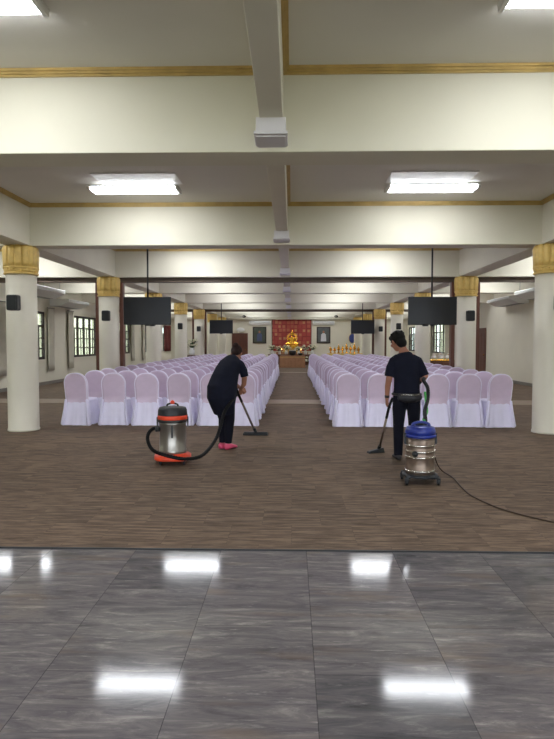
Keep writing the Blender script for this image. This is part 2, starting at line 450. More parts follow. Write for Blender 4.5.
for i, (a, b) in enumerate(WR[1:]):
    curtain(XR, -1, a - .95, a - .06, .5, 2.74, 'pale curtain on the near side of the %s window along the right wall' % ORD[i + 1])
    if i == 0: curtain(XR, -1, b + .06, b + .9, .5, 2.74, 'pale curtain on the far side of the first window along the right wall')
curtain(XL, 1, 41.25, 42.25, .9, 2.7, 'dark red curtain drawn over the near half of the last left window', M_redcurt, 'dark red curtains over the last left window')
curtain(XL, 1, 42.4, 43.4, .9, 2.7, 'dark red curtain drawn over the far half of the last left window', M_redcurt, 'dark red curtains over the last left window')

# doors
def door(k, cx, cy, rz, wd=1.02, h=2.12):
    e = struct(bpy.data.objects.new('door_%d' % k, None)); C.objects.link(e); e.location = (cx, cy, 0); e.rotation_euler = (0, 0, rz)
    m = MB().box(-wd / 2, wd / 2, -.03, .015, 0.01, h)
    for x0, x1 in ((-wd / 2 + .1, -.05), (.05, wd / 2 - .1)):
        for z0, z1 in ((.2, .95), (1.1, h - .15)): m.box(x0, x1, -.042, -.03, z0, z1)
    m.build('door_leaf', M_wood, e, bevel=.004)
    MB().box(-wd / 2 - .07, -wd / 2, -.05, .02, 0, h + .07).box(wd / 2, wd / 2 + .07, -.05, .02, 0, h + .07).box(-wd / 2, wd / 2, -.05, .02, h, h + .07).build('door_frame', M_wood, e)
    MB().ball((wd / 2 - .08, -.07, 1.0), .03).box(wd / 2 - .09, wd / 2 - .07, -.06, -.03, .99, 1.01).build('door_handle', M_brass, e)
door(1, -3.82, YF - .02, 0)
door(2, XR + .02, (DOORR[0] + DOORR[1]) / 2, R(-90), 1.0, 2.1)

# columns
NEAR = ['out of frame', 'beside the stone floor', 'nearest', 'second', 'third', 'fourth', 'fifth', 'sixth', 'seventh']
def petals(a, z):
    t = (z - 2.80) / (3.18 - 2.80)
    k = abs(math.cos(a * 7)) ** .45
    return .93 + (.15 * k if t >= 0 else .09 * k)
def build_column():
    e = thing('column', '', 'column', (0, 0, 0), 0, 'white round columns', 'thing')
    MB().lathe([(.264, .008), (.264, .04), (.256, .05), (.254, 1.6), (.252, 2.70)], 40).build('shaft', M_col, e)
    c = MB().lathe([(.25, 2.70), (.278, 2.70), (.288, 2.715), (.278, 2.735), (.26, 2.74)], 84)
    c.lathe([(.258, 2.735), (.270, 2.76), (.264, 2.80)], 196, mod=petals)
    c.lathe([(.264, 2.79), (.290, 2.80), (.294, 2.815), (.286, 2.83), (.264, 2.835)], 84)
    c.lathe([(.266, 2.83), (.268, 2.92), (.272, 3.02), (.276, 3.12), (.270, 3.15), (.25, 3.188)], 196, mod=petals)
    c.build('capital', M_gold, e)
    return e
col0 = build_column(); first = True
SP = None
def speaker(x, y, z, rz, label):
    e = thing('speaker', label, 'speaker', (x, y, z), rz, 'black wall speakers on the columns')
    MB().box(-.095, .095, -.10, .07, -.13, .13).build('cabinet', M_black, e, bevel=.03)
    MB().box(-.075, .075, -.106, -.099, -.11, .11).build('grille', M_lidk, e)
    MB().box(-.03, .03, .07, .14, -.03, .03).build('bracket', M_black, e)
    return e
cnt = 0
for X, side in ((CLX, 'left'), (CRX, 'right')):
    idx = 0
    for Y in LINES[2:]:
        if Y < 9: continue
        idx += 1
        lab = 'white round column with gold capital, %s visible of the %s row' % (ORD[idx], side)
        if first: col0.location = (X, Y - .1, 0); col0['label'] = lab; first = False
        else: dup(col0, (X, Y - .1, 0), 0, lab)
        if idx <= 6:
            dx = .045 if side == 'left' else .0
            speaker(X + dx, Y - .49, 2.2, R(0), 'small black speaker on the %s column of the %s row' % (ORD[idx], side))
dup(col0, (CLX, LINES[2] - 4.98 * 1 if False else 5.46, 0), 0, 'white round column outside the view left of the stone floor')
dup(col0, (CRX, 5.46, 0), 0, 'white round column outside the view right of the stone floor')

# timber partition frames
def part_frame(Y, label):
    e = thing('partition_frame', label, 'partition frame', (0, Y, 0), 0, 'brown timber frames between the columns')
    for x0, x1 in ((XL + .01, CLX - .265), (CLX + .265, CRX - .265), (CRX + .265, XR - .01)):
        MB().box(x0, x1, -.08, .08, 3.07, 3.19).build('header', M_header, e, bevel=.004)
    for x in (CLX - .31, CLX + .31, CRX - .31, CRX + .31):
        MB().box(x - .045, x + .045, -.09, .09, .014, 3.07).build('post', M_wood, e, bevel=.004)
part_frame(15.42, 'brown timber door frame across the hall at the second columns, nearer of two')
part_frame(30.36, 'brown timber door frame across the hall at the fifth columns, farther of two')

# fluorescent fittings
def fitting(off):
    e = thing('ceiling_light', '', 'ceiling light', (0, 0, 0), 0, 'fluorescent ceiling lights')
    MB().box(-.6 + off, .6 + off, -.80, -.22, ZC - .01, ZC).build('glow_panel', M_white, e, bevel=.004)  # white panel put on the ceiling to stand in for the lamp's glow
    MB().box(-.68, .68, -.19, .19, ZC - .022, ZC).build('housing', M_white, e, bevel=.004)
    m = MB(); pr = [(-.17, -.022), (-.165, -.045), (-.13, -.06), (.13, -.06), (.165, -.045), (.17, -.022)]
    m.rings([[(x, y, ZC + z) for y, z in pr] for x in (-.64, .64)], smooth=False)
    m.build('diffuser', M_tube, e)
    for x in (-.66, .66):
        MB().box(x - .02, x + .02, -.18, .18, ZC - .064, ZC - .022).build('end_cap', M_white, e, bevel=.006)
    return e
PROTO = {}
FY = [4.13, 9.22, 14.25, 19.15, 24.15, 29.1, 34.1, 39.0, 42.0, -.8]  # the unseen row next to the far wall is added to brighten it
for X, wd in ((-2.4, 'left chair side'), (2.1, 'right chair side'), (-6.5, 'left side aisle'), (6.35, 'right side aisle')):
    for i, Y in enumerate(FY):
        lab = 'white fluorescent ceiling light over the %s, %s from the viewer' % (wd, ORD[i + 1] if i < 9 else 'hidden')
        off = .17 if X < 0 else -.13
        if off not in PROTO: PROTO[off] = fitting(off); PROTO[off].location = (X, Y, 0); PROTO[off]['label'] = lab
        else: dup(PROTO[off], (X, Y, 0), 0, lab)

# televisions on ceiling poles
def tv(x, y, label):
    e = thing('television', label, 'television', (x, y, 0), 0, 'televisions hung on ceiling poles')
    MB().box(-.58, .58, -.03, .03, 1.965, 2.64).build('screen_housing', M_black, e, bevel=.01)
    MB().box(-.565, .565, -.034, -.029, 1.985, 2.625).build('screen', M_screen, e)
    MB().box(-.06, .06, -.036, .02, 1.94, 1.965).build('sensor_tab', M_black, e, bevel=.005)
    MB().tube([(0, .07, 2.3), (0, .07, ZC)], .022, 12, False).box(-.07, .07, .03, .11, 2.2, 2.45).build('pole', M_black, e)
    MB().lathe([(.07, ZC - .03), (.07, ZC)], 20, (0, .07)).build('ceiling_flange', M_black, e)
tv(-3.53, 14.6, 'large dark television on a ceiling pole over the left chairs, nearer of that side')
tv(3.38, 14.6, 'large dark television on a ceiling pole over the right chairs, nearer of that side')
tv(-3.53, 29.9, 'small-looking far television on a ceiling pole over the left chairs by the rear frame')
tv(3.5, 29.9, 'small-looking far television on a ceiling pole over the right chairs by the rear frame')

# air conditioners
def aircon(x, y, z, rz, ln, label, dp=.72, h=.26):
    """long along local x, outlet towards local -y; back at y = 0"""
    e = thing('air_conditioner', label, 'air conditioner', (x, y, z), rz, 'white air conditioners high on the walls')
    m = MB(); pr = [(0, 0), (-dp * .55, 0), (-dp, h * .55), (-dp, h), (0, h)]
    m.rings([[(X, a, b) for a, b in pr] for X in (-ln / 2, ln / 2)], smooth=False)
    m.build('housing', M_white, e, bevel=.02)
    MB().box(-ln / 2 + .1, ln / 2 - .1, -dp * .5, -.12, -.008, .004).build('intake_grille', M_acgrey, e)
    g = MB()
    for i in range(4): g.box(-ln / 2 + .08, ln / 2 - .08, -dp - .006, -dp + .01, h * .6 + i * .022, h * .6 + .008 + i * .022)
    g.build('louvre', M_acgrey, e)
    return e
def hung(e):
    for x in (-.9, .9):
        for y in (-.62, -.1): MB().tube([(x, y, .25), (x, y, ZC - 2.9)], .008, 8, False).build('hanger_rod', M_acgrey, e)
hung(aircon(-7.85, 17.7, 2.9, R(90), 2.2, 'white air conditioner hung from the left aisle ceiling behind the nearest column'))
aircon(XL + .01, 22.9, 2.86, R(90), 2.2, 'white air conditioner on the left wall above the second window')
hung(aircon(7.8, 18.3, 2.9, R(-90), 2.2, 'white air conditioner hung from the right aisle ceiling beside the nearest column'))
aircon(XR - .01, 22.6, 2.93, R(-90), 2.4, 'white air conditioner high on the right wall nearer the brown door')
aircon(-2.35, YF, 2.78, 0, 1.6, 'small white air conditioner on the far wall above the left portrait', .22, .3)
aircon(2.3, YF, 2.78, 0, 1.6, 'small white air conditioner on the far wall above the right portrait', .22, .3)

# ceiling fans near the far end
def fan(x, y, label):
    e = thing('ceiling_fan', label, 'ceiling fan', (x, y, 0), .4, 'small ceiling fans by the altar')
    MB().tube([(0, 0, 3.2), (0, 0, ZC)], .015, 8, False).build('rod', M_white, e)
    MB().lathe([(.03, 3.07), (.11, 3.09), (.12, 3.16), (.05, 3.22)], 20).build('motor', M_lidk, e)
    for k in range(3):
        a = k * 2 * PI / 3; b = MB(); ca, sa = math.cos(a), math.sin(a)
        vs = []
        for z in (3.12, 3.13):
            for u, v in ((.1, -.05), (.62, -.075), (.62, .06), (.1, .05)):
                vs.append((u * ca - v * sa, u * sa + v * ca, z + v * .15))
        b.add(vs, [(0, 3, 2, 1), (4, 5, 6, 7), (0, 1, 5, 4), (1, 2, 6, 5), (2, 3, 7, 6), (3, 0, 4, 7)], False)
        b.build('fan_blade', M_white, e)
fan(-3.0, 37.6, 'white ceiling fan over the far left chairs')
fan(2.75, 37.6, 'white ceiling fan over the far right chairs')

# ------------------------------------------------------------------ far end: panel, portraits, altar
e = thing('altar_backdrop_panel', 'red and gold patterned square panel on the far wall behind the statue', 'wall panel', (-.03, YF - .02, 0))
MB().box(-1.40, 1.40, -.05, 0, .9, 3.185).build('brocade', M_brocade, e)
MB().box(-1.45, -1.40, -.07, 0, .9, 3.185).box(1.40, 1.45, -.07, 0, .9, 3.185).build('side_border', M_wood, e)

def portrait(x, label, bgm, robe, seed):
    e = thing('framed_portrait', label, 'picture', (x, YF - .005, 2.06), 0, 'framed portraits beside the altar')
    m = MB(); m.box(-.5, .5, -.05, 0, .53, .6).box(-.5, .5, -.05, 0, -.6, -.53).box(-.5, -.43, -.05, 0, -.53, .53).box(.43, .5, -.05, 0, -.53, .53)
    m.build('frame', M_winwood, e, bevel=.008)
    MB().box(-.43, .43, -.02, -.005, -.53, .53).build('picture', bgm, e)
    f = MB()
    f.add([(-.20, -.024, -.45), (.20, -.024, -.45), (.17, -.024, .05), (.06, -.024, .14), (-.06, -.024, .14), (-.17, -.024, .05)], [(0, 1, 2, 3, 4, 5)], False)
    f.build('painted_robe', robe, e)
    h = MB(); h.add([(.075 * math.cos(a), -.026, .22 + .095 * math.sin(a)) for a in (2 * PI * j / 20 for j in range(20))], [tuple(range(20))], False)
    h.build('painted_head', M_skin, e)
portrait(-2.38, 'dark framed portrait with blue figure, left of the red altar panel', M_pic1, M_robe1, 1)
portrait(2.30, 'dark framed portrait with pale figure, right of the red altar panel', M_pic2, M_robe2, 2)

e = thing('wall_plaque', 'blue oval plaque on the far wall right of the pale portrait', 'plaque', (4.4, YF - .005, 1.82))
MB().rings([[(.24 * k * math.cos(a), y, .34 * k * math.sin(a)) for a in (2 * PI * j / 28 for j in range(28))] for y, k in ((0, 1), (-.04, 1), (-.05, .9))]).build('disc', M_clockb, e)
MB().tube([(.25 * math.cos(2 * PI * j / 28), -.03, .35 * math.sin(2 * PI * j / 28)) for j in range(29)], .02, 8, False).build('rim', M_trim, e)
e = thing('wall_fan', 'white wall fitting above the brown door in the far wall', 'wall fan', (-3.75, YF - .005, 2.42))
MB().box(-.06, .06, -.16, 0, -.05, .05).build('bracket', M_white, e, bevel=.01)
MB().rings([[(r * math.cos(a), y, .62 * r * math.sin(a)) for a in (2 * PI * j / 24 for j in range(24))] for y, r in ((-.12, .2), (-.18, .3), (-.24, .27), (-.27, .08))]).build('fan_guard', M_white, e)

# statue on its stepped plinth
e = thing('altar_plinth', 'stepped gilt and red plinth carrying the golden statue', 'plinth', (0, 41.8, 0))
MB().box(-1.1, 1.1, -.5, .5, .008, .85).build('lower_step', M_table, e, bevel=.01)
MB().box(-.62, .62, -.36, .36, .85, 1.12).build('upper_step', M_gold, e, bevel=.02)
MB().lathe([(.42, 1.12), (.46, 1.16), (.40, 1.22), (.46, 1.30), (.44, 1.33)], 40, mod=lambda a, z: 1 + .05 * abs(math.cos(a * 8))).build('lotus_base', M_brass, e)
e = thing('golden_statue', 'golden seated statue with pointed crown before the red panel', 'statue', (0, 41.8, 1.33))
b = MB()
b.loft([((-.38, -.02, .09), .10, .10), ((-.15, -.14, .10), .12, .10), ((.15, -.14, .10), .12, .10), ((.38, -.02, .09), .10, .10)], side=(0, 1, 0))
b.loft([((0, .03, .14), .22, .15), ((0, .03, .2), .19, .13), ((0, .03, .38), .21, .13), ((0, .03, .5), .22, .11), ((0, .03, .57), .09, .08), ((0, .02, .66), .06, .06)])
b.ball((0, .01, .74), (.095, .105, .125))
for s in (-1, 1):
    b.loft([((s * .22, .03, .5), .06, .06), ((s * .29, 0, .34), .05, .05), ((s * .27, -.1, .2), .045, .045), ((s * .08, -.2, .2), .04, .04)], side=(0, 0, 1))
    b.ball((s * .1, .01, .73), (.015, .03, .06))
b.build('figure_body', M_brass, e, remesh=.018, smooth_it=2)
MB().lathe([(.10, .80), (.085, .86), (.06, .90), (.065, .92), (.035, .98), (.01, 1.14)], 20).build('crown', M_brass, e)
h = MB()
for k in range(15):
    a = PI * k / 14; u = Vector((math.cos(a), 0, math.sin(a))); p = Vector((0, .16, .48)); q = Vector((-u.z, 0, u.x))
    o0, o1, o2 = p + u * .26 + q * .03, p + u * .26 - q * .03, p + u * .44
    h.add([o0, o1, o2, o0 + Vector((0, .02, 0)), o1 + Vector((0, .02, 0)), o2 + Vector((0, .02, 0))], [(0, 2, 1), (3, 4, 5), (0, 1, 4, 3), (1, 2, 5, 4), (2, 0, 3, 5)], False)
h.tube([(.27 * math.cos(PI * k / 20), .17, .48 + .27 * math.sin(PI * k / 20)) for k in range(21)], .02, 8, False)
h.build('aureole', M_brass, e)

def candle(x, y, z, label):
    e = thing('altar_lamp', label, 'lamp', (x, y, z), 0, 'small lit lamps before the statue')
    MB().lathe([(.06, 0), (.065, .015), (.015, .04), (.015, .12), (.045, .14), (.045, .15)], 16).build('stand', M_brass, e)
    MB().lathe([(.035, .15), (.045, .19), (.02, .25), (.004, .28)], 16).build('glass', M_glow, e)
candle(.62, 41.4, .85, 'small lit altar lamp at the right foot of the golden statue')
candle(-.72, 41.4, .85, 'small lit altar lamp at the left foot of the golden statue')

# altar bench with flowers, and the cloth covered table in front
e = thing('altar_bench', 'long low bench behind the brown table carrying the white flowers', 'bench', (.0, 37.6, 0))
MB().box(-1.5, 1.5, -.3, .3, .72, .78).build('top', M_cab, e, bevel=.005)
for x in (-1.4, 1.4):
    for y in (-.24, .24): MB().box(x - .04, x + .04, y - .04, y + .04, .008, .72).build('leg', M_cab, e)
MB().box(-1.36, 1.36, .2, .24, .1, .72).build('back_board', M_cab, e)
e = thing('altar_table', 'brown cloth covered table at the end of the aisle before the flowers', 'table', (.02, 36.15, 0))
MB().box(-.75, .75, -.33, .33, .70, .74).build('table_top', M_cab, e, bevel=.006)
k = MB(); rs = []
for z, f in ((.735, 1.0), (.55, 1.005), (.02, 1.02)):
    rg = []
    for x0, y0, x1, y1 in ((-.75, -.33, .75, -.33), (.75, -.33, .75, .33), (.75, .33, -.75, .33), (-.75, .33, -.75, -.33)):
        for j in range(14):
            t = j / 14; wv = .012 * math.sin((x0 + y0) * 9 + j * 2.2) * (1 if z < .7 else 0)
            rg.append(((x0 + (x1 - x0) * t) * f * 1.005 + wv, (y0 + (y1 - y0) * t) * f * 1.01 + wv, z))
    rs.append(rg)
k.rings(rs, cap=False); k.build('cloth_skirt', M_table, e)
MB().box(-.765, .765, -.345, -.335, .63, .66).build('gold_band', M_gold, e)

def bouquet(x, y, z, label, s=1.0, vase=M_white, group='white flower arrangements at the altar'):
    e = thing('flower_arrangement', label, 'flowers', (x, y, z), random.random() * 6, group)
    MB().lathe([(.07 * s, 0), (.10 * s, .08 * s), (.08 * s, .16 * s), (.05 * s, .2 * s), (.07 * s, .24 * s)], 18).build('vase', vase, e)
    lf = MB(); pt = MB()
    for k in range(34):
        a = random.random() * 2 * PI; r = random.uniform(.05, .26) * s; h = (.28 + random.uniform(0, .22)) * s
        tip = (r * math.cos(a), r * math.sin(a), h)
        if k % 2:
            q = Vector(tip); d = Vector((-math.sin(a), math.cos(a), 0)) * .025 * s
            lf.add([(0, 0, .2 * s), tuple(q * .6 + d + Vector((0, 0, .1 * s))), tuple(q * 1.15), tuple(q * .6 - d + Vector((0, 0, .1 * s)))], [(0, 1, 2, 3)], False)
        else:
            lf.tube([(0, 0, .2 * s), (tip[0] * .6, tip[1] * .6, h * .8), tip], .005 * s, 5, False)
            for j in range(6):
                b = a + j * 1.256
                pt.ball((tip[0] + .028 * s * math.cos(b), tip[1] + .028 * s * math.sin(b), tip[2] + .01), (.04 * s, .04 * s, .03 * s), 7, 4)
            pt.ball((tip[0], tip[1], tip[2] + .02 * s), .024 * s, 7, 4)
    lf.build('leaves', M_leaf, e); pt.build('blossoms', M_petal, e)
    return e
for i, (x, s) in enumerate(((-1.24, 1.15), (-.78, .95), (-.36, 1.1), (.42, 1.0), (.84, 1.15), (1.27, 1.2))):
    bouquet(x, 37.5, .78, 'white flowers on the altar bench, %s arrangement from its left end' % ORD[i + 1], s)
bouquet(1.16, 36.2, .008, 'tall white flowers in a vase on the floor right of the brown altar table', 1.4)
e = thing('offering_urn', 'round dark urn with white rim in the middle of the altar table', 'urn', (.03, 36.15, .74))
MB().lathe([(.1, 0), (.12, .02), (.2, .1), (.23, .2), (.2, .29), (.19, .30)], 28).build('bowl', M_lidk, e)
MB().lathe([(.19, .295), (.215, .30), (.215, .325), (.17, .33)], 28).build('rim', M_white, e)
e = thing('offering_bowl', 'small dark bowl beside the urn on the altar table', 'bowl', (.5, 36.1, .74))
MB().lathe([(.07, 0), (.08, .015), (.14, .08), (.15, .14), (.12, .14)], 24).build('bowl_body', M_lidk, e)

# gold offering table on the right
e = thing('offering_table', 'low table under a gold cloth with brass offering stands, right of the altar', 'table', (3.35, 38.2, .13))
MB().box(-1.1, 1.1, -.35, .35, .66, .70).build('table_top', M_cab, e)
MB().box(-1.12, 1.12, -.37, .37, .30, .715).build('gold_cloth', M_gold, e, bevel=.01)
for x in (-1.02, 1.02):
    for y in (-.29, .29): MB().box(x - .03, x + .03, y - .03, y + .03, -.122, .66).build('leg', M_cab, e)
for i in range(8):
    x = 2.45 + i * .25; s = (1.0, .9, 1.25, 1.1, 1.5, 1.2, 1.45, 1.0)[i]
    e = thing('offering_stand', 'gold footed offering stand on the gold cloth table, %s from its left end' % ORD[i + 1], 'offering stand', (x, 38.1, .847), 0, 'gold offering stands')
    MB().lathe([(.085, 0), (.08, .02), (.03, .08 * s), (.035, .12 * s), (.10, .2 * s), (.11, .24 * s), (.09, .24 * s)], 20).build('pedestal_bowl', M_brass, e)
    MB().lathe([(.085, .235 * s), (.07, .3 * s), (.03, .37 * s), (.006, .44 * s)], 16).build('lid', M_brass, e)

# left flower table and right cabinet
e = thing('flower_table', 'small dark red table with flowers between the left columns', 'table', (-4.64, 27.6, 0))
MB().box(-.32, .32, -.25, .25, .90, .94).build('table_top', M_wood, e, bevel=.006)
for x in (-.28, .28):
    for y in (-.2, .2): MB().box(x - .025, x + .025, y - .025, y + .025, .008, .90).build('leg', M_wood, e)
MB().box(-.28, .28, -.2, -.18, .78, .9).build('apron', M_wood, e)
bouquet(-4.62, 27.6, .94, 'white flowers on the dark red table between the left columns', 1.4, group='flowers away from the altar')
e = thing('sideboard_cabinet', 'brown cabinet with gold edged top beside the second right column', 'cabinet', (5.45, 22.0, 0))
MB().box(-.45, .45, -.25, .25, .008, .88).build('body', M_cab, e, bevel=.006)
MB().box(-.48, .48, -.28, .28, .88, .92).build('top', M_brass, e, bevel=.006)
for x in (-.22, .22):
    d = MB().box(x - .2, x + .2, -.268, -.25, .08, .8).build('door', M_wood, e, bevel=.004)
    MB().ball((x - math.copysign(.15, x), -.285, .45), .02, 10, 6).build('knob', M_brass, d)
for i, (x, s, c) in enumerate(((5.18, 1, 'left'), (5.42, 1.2, 'middle'), (5.7, 1.1, 'right'))):
    e = thing('cloth_bundle', 'white wrapped bundle on the brown cabinet, the %s of three' % c, 'bundle', (x, 22.0, .92), i, 'white bundles on the cabinet')
    MB().lathe([(.08 * s, 0), (.11 * s, .05), (.10 * s, .11 * s), (.03 * s, .16 * s), (.05 * s, .2 * s), (.01, .2 * s)], 20, mod=lambda a, z: 1 + .08 * math.sin(a * 7)).build('wrapping', M_white, e)
    MB().lathe([(.036 * s, .155 * s), (.042 * s, .165 * s), (.036 * s, .175 * s)], 16).build('ribbon', M_brass, e)

# ------------------------------------------------------------------ covered chairs
def build_chair():
    """faces +y; the back panel stands at y = 0"""
    e = thing('covered_chair', '', 'chair', (0, 0, 0), 0, 'white covered banquet chairs')
    # skirt: pleated cloth from seat to floor
    m = MB(); rs = []; N_ = 176
    def perim(k, wx, yb, yf, rc=.04):
        """point and outward normal at fraction k round a rounded rectangle, starting mid back"""
        w2, h2 = wx, (yf - yb) / 2; yc = (yb + yf) / 2
        per = 4 * (w2 + h2); d = (k % 1) * per
        segs = ((w2, (0, -1), (1, 0), (0, -h2)), (2 * h2, (1, 0), (0, 1), (w2, -h2)), (2 * w2, (0, 1), (-1, 0), (w2, h2)), (2 * h2, (-1, 0), (0, -1), (-w2, h2)), (w2, (0, -1), (1, 0), (-w2, -h2)))
        for i, (ln, nn, dr, st) in enumerate(segs):
            if d <= ln + 1e-9: break
            d -= ln
        x = st[0] + dr[0] * d; y = st[1] + dr[1] * d
        cx = max(-w2 + rc, min(w2 - rc, x)); cy = max(-h2 + rc, min(h2 - rc, y))
        v = Vector((x - cx, y - cy)); v.normalize()
        return Vector((cx, cy + yc)) + v * rc, v, (abs(nn[0]) > .5), d, ln
    for t in (0, .1, .25, .45, .65, .85, 1.0):
        z = .455 * (1 - t) + .006; fl = t ** 1.2
        wx = .205 + .042 * fl; yb = -.03 - .05 * fl; yf = .44 + .05 * fl; rg = []
        for j in range(N_):
            p, v, side, d, ln = perim(j / N_, wx, yb, yf)
            cn = min(abs(abs(p.x) - wx), .2) + min(abs(abs(p.y - (yb + yf) / 2) - (yf - yb) / 2), .2)
            flare = .030 * fl * math.exp(-(cn / .05) ** 2)
            q = (.020 * math.sin(j * .72 + .6 * math.sin(j * .31)) if side else .007 * math.sin(j * .55 + 1)) * min(1, fl * 1.3 + .08)
            p = p + v * (q + flare); rg.append((p.x, p.y, z))
        rs.append(rg)
    m.rings(rs, cap=False); m.build('skirt', M_cover, e)
    # seat pad
    m = MB(); rs = []
    for z, k in ((.43, .98), (.462, 1.0), (.482, .96), (.49, .8)):
        rg = []
        for j in range(40):
            a = 2 * PI * j / 40; ca, sa = math.cos(a), math.sin(a); p = .35
            rg.append((math.copysign(abs(ca) ** p, ca) * .212 * k, .205 + math.copysign(abs(sa) ** p, sa) * .238 * k, z))
        rs.append(rg)
    m.rings(rs); m.build('seat', M_cover, e)
    # arched back, leaning slightly towards the viewer's side at the top
    def outline(k=1.0, grow=0.0, n=30):
        pts = []
        zb, zt, hw = .40, .965, .212
        for j in range(7): t = j / 7; pts.append((-(hw - .012 * (1 - t)) - grow, zb + (.76 - zb) * t))
        for j in range(n + 1):
            a = PI - PI * j / n; c, s_ = math.cos(a), math.sin(a)
            pts.append((math.copysign(abs(c) ** .88, c) * (hw + grow), .76 + abs(s_) ** .9 * (zt - .76 + grow)))
        for j in range(6, -1, -1): t = j / 7; pts.append((hw - .012 * (1 - t) + grow, zb + (.76 - zb) * t))
        return pts
    def lean(z): return -.03 - .075 * max(0, (z - .42) / .55)
    m = MB(); rs = []
    for dy, g in ((0.0, -.03), (-.002, -.006), (.018, .0), (.055, .0), (.07, -.02)):
        rs.append([(x, lean(z) + dy, z) for x, z in outline(grow=g)])
    m.rings(rs); m.build('backrest', M_back, e)
    ol = outline(grow=.002)
    MB().tube([(x, lean(z) + .004, z) for x, z in ol], .009, 8, False).tube([(x, lean(z) + .06, z) for x, z in ol], .008, 8, False).build('piping', M_satin, e)
    # gathered cloth flaps hanging at the two back corners
    m = MB()
    for s in (-1, 1):
        m = MB()
        m.loft([((s * .205, -.035, .47), .02, .045), ((s * .22, -.045, .3), .025, .05), ((s * .25, -.06, .03), .04, .055)], n=14, wob=lambda a, t: 1 + .18 * t * math.sin(5 * a))
        m.build('corner_fold', M_cover, e)
    return e
ch0 = build_chair(); used = False
LXS = [-3.96, -3.30, -2.68, -2.07, -1.47, -.88]
RXS = [1.02, 1.57, 2.11, 2.64, 3.19, 3.76]
NROW = 20
for r in range(NROW):
    for blk, xs in (('left', LXS), ('right', RXS)):
        for c, x in enumerate(xs):
            fromaisle = (6 - c) if blk == 'left' else c + 1
            rowtxt = 'front' if False else ('nearest' if r == 0 else ORD[r + 1])
            seat_txt = 'on the aisle' if fromaisle == 1 else ('outer end' if fromaisle == 6 else '%s from the aisle' % ORD[fromaisle])
            lab = 'white covered chair, %s row from the viewer, %s, %s of the aisle' % (rowtxt, seat_txt, blk)
            if r == 0: lab = 'white covered chair, row nearest the viewer, %s, %s of the aisle' % (seat_txt, blk)
            y = 10.98 - (0.03 if blk == 'right' else -.03) + .95 * r
            if r == 0 and blk == 'left' and c == 0: y -= .03
            loc = (x + random.uniform(-.02, .02), y + random.uniform(-.02, .02), .008)
            rz = random.uniform(-.05, .05)
            if r == 0 and c == 0 and blk == 'left': rz = -.12
            if r == 0 and c == 5 and blk == 'right': rz = .12
            if not used: ch0.location = loc; ch0.rotation_euler = (0, 0, rz); ch0['label'] = lab; used = True
            else: dup(ch0, loc, rz, lab)

# ------------------------------------------------------------------ vacuum cleaners
def caster(m, x, y, r=.028):
    m.rings([[(x + dx, y + r * math.cos(a), r + r * math.sin(a)) for a in (2 * PI * j / 18 for j in range(18))] for dx in (-.013, .013)])
Z0 = .008
vl = thing('vacuum_cleaner', 'steel drum vacuum cleaner with red and black lid on an orange red dolly', 'vacuum cleaner', (-1.52, 7.58, Z0), .15, 'drum vacuum cleaners')
MB().lathe([(.145, .105), (.172, .115), (.172, .18), (.168, .185), (.168, .50), (.174, .505), (.174, .53)], 44).build('drum', M_steel, vl)
MB().lathe([(.178, .525), (.188, .53), (.188, .562), (.182, .566)], 44).build('rim_clamp_band', M_lidk, vl)
MB().lathe([(.183, .562), (.190, .566), (.190, .612), (.182, .616)], 44).build('red_band', M_orange, vl)
MB().lathe([(.184, .612), (.186, .62), (.180, .68), (.165, .712), (.12, .722), (.0, .724)], 44).build('motor_head', M_lidk, vl)
MB().tube([(-.07, 0, .72), (-.06, 0, .748), (0, 0, .762), (.06, 0, .748), (.07, 0, .72)], .012, 10).build('lid_handle', M_lidk, vl)
MB().lathe([(.025, .755), (.03, .77), (.022, .79), (.008, .80)], 16).build('red_knob', M_orange, vl)
for s in (-1, 1):
    MB().box(s * .192 - .008, s * .192 + .008, -.03, .03, .46, .59).build('latch', M_lidk, vl, bevel=.004)
MB().lathe([(.10, .05), (.232, .052), (.245, .062), (.245, .10), (.22, .116), (.18, .122), (.18, .135), (.12, .135)], 44, mod=lambda a, z: 1 + .05 * math.cos(4 * a + PI)).build('dolly', M_orange, vl)
for a in (45, 135, 225, 315):
    ca, sa = math.cos(R(a)) * .205, math.sin(R(a)) * .205
    b = MB(); caster(b, ca, sa, .026); b.box(ca - .018, ca + .018, sa - .012, sa + .012, .026, .058); b.build('caster', M_lidk, vl)
MB().tube([(-.16, -.05, .44), (-.21, -.07, .44)], .03, 14, False).build('inlet_port', M_lidk, vl)
MB().box(-.012, .012, -.178, -.168, .34, .5).build('gauge_strip', M_lidk, vl)
# hose and wand of the left cleaner (plan coordinates in the world)
hl = thing('vacuum_hose', 'black hose looping from the steel drum to the stooping woman', 'vacuum hose', (0, 0, 0))
M_ = MB()
M_.tube([(-1.705, 7.55, .45), (-1.75, 7.5, .455), (-1.80, 7.45, .40), (-1.79, 7.38, .31), (-1.70, 7.30, .21), (-1.50, 7.26, .15),
         (-1.30, 7.30, .11), (-1.13, 7.5, .12), (-1.02, 7.9, .24), (-.97, 8.08, .40), (-.93, 8.20, .58), (-.86, 8.31, .70), (-.79, 8.54, .80)], .021, 12, True, 12, rib=1.14)
M_.build('hose_tube', M_hose, hl)
HND = Vector((-.78, 8.66, .80)); NZ = Vector((-.60, 9.86, .055))
wl = thing('floor_wand', 'metal vacuum wand with wide black floor brush held by the woman', 'vacuum wand', (0, 0, 0))
dv = (NZ - HND)
MB().tube([HND - dv * .08 + Vector((-.01, 0, .05)), HND, HND + dv * .18], .019, 12, False).build('grip', M_hose, wl)
MB().tube([HND + dv * .18, HND + dv * .9], .0165, 12, False).build('pipe', M_steelw, wl)
MB().tube([HND + dv * .88, NZ + Vector((0, 0, .02)), NZ + Vector((0, .0, .0))], .024, 12, False).build('elbow', M_lidk, wl)
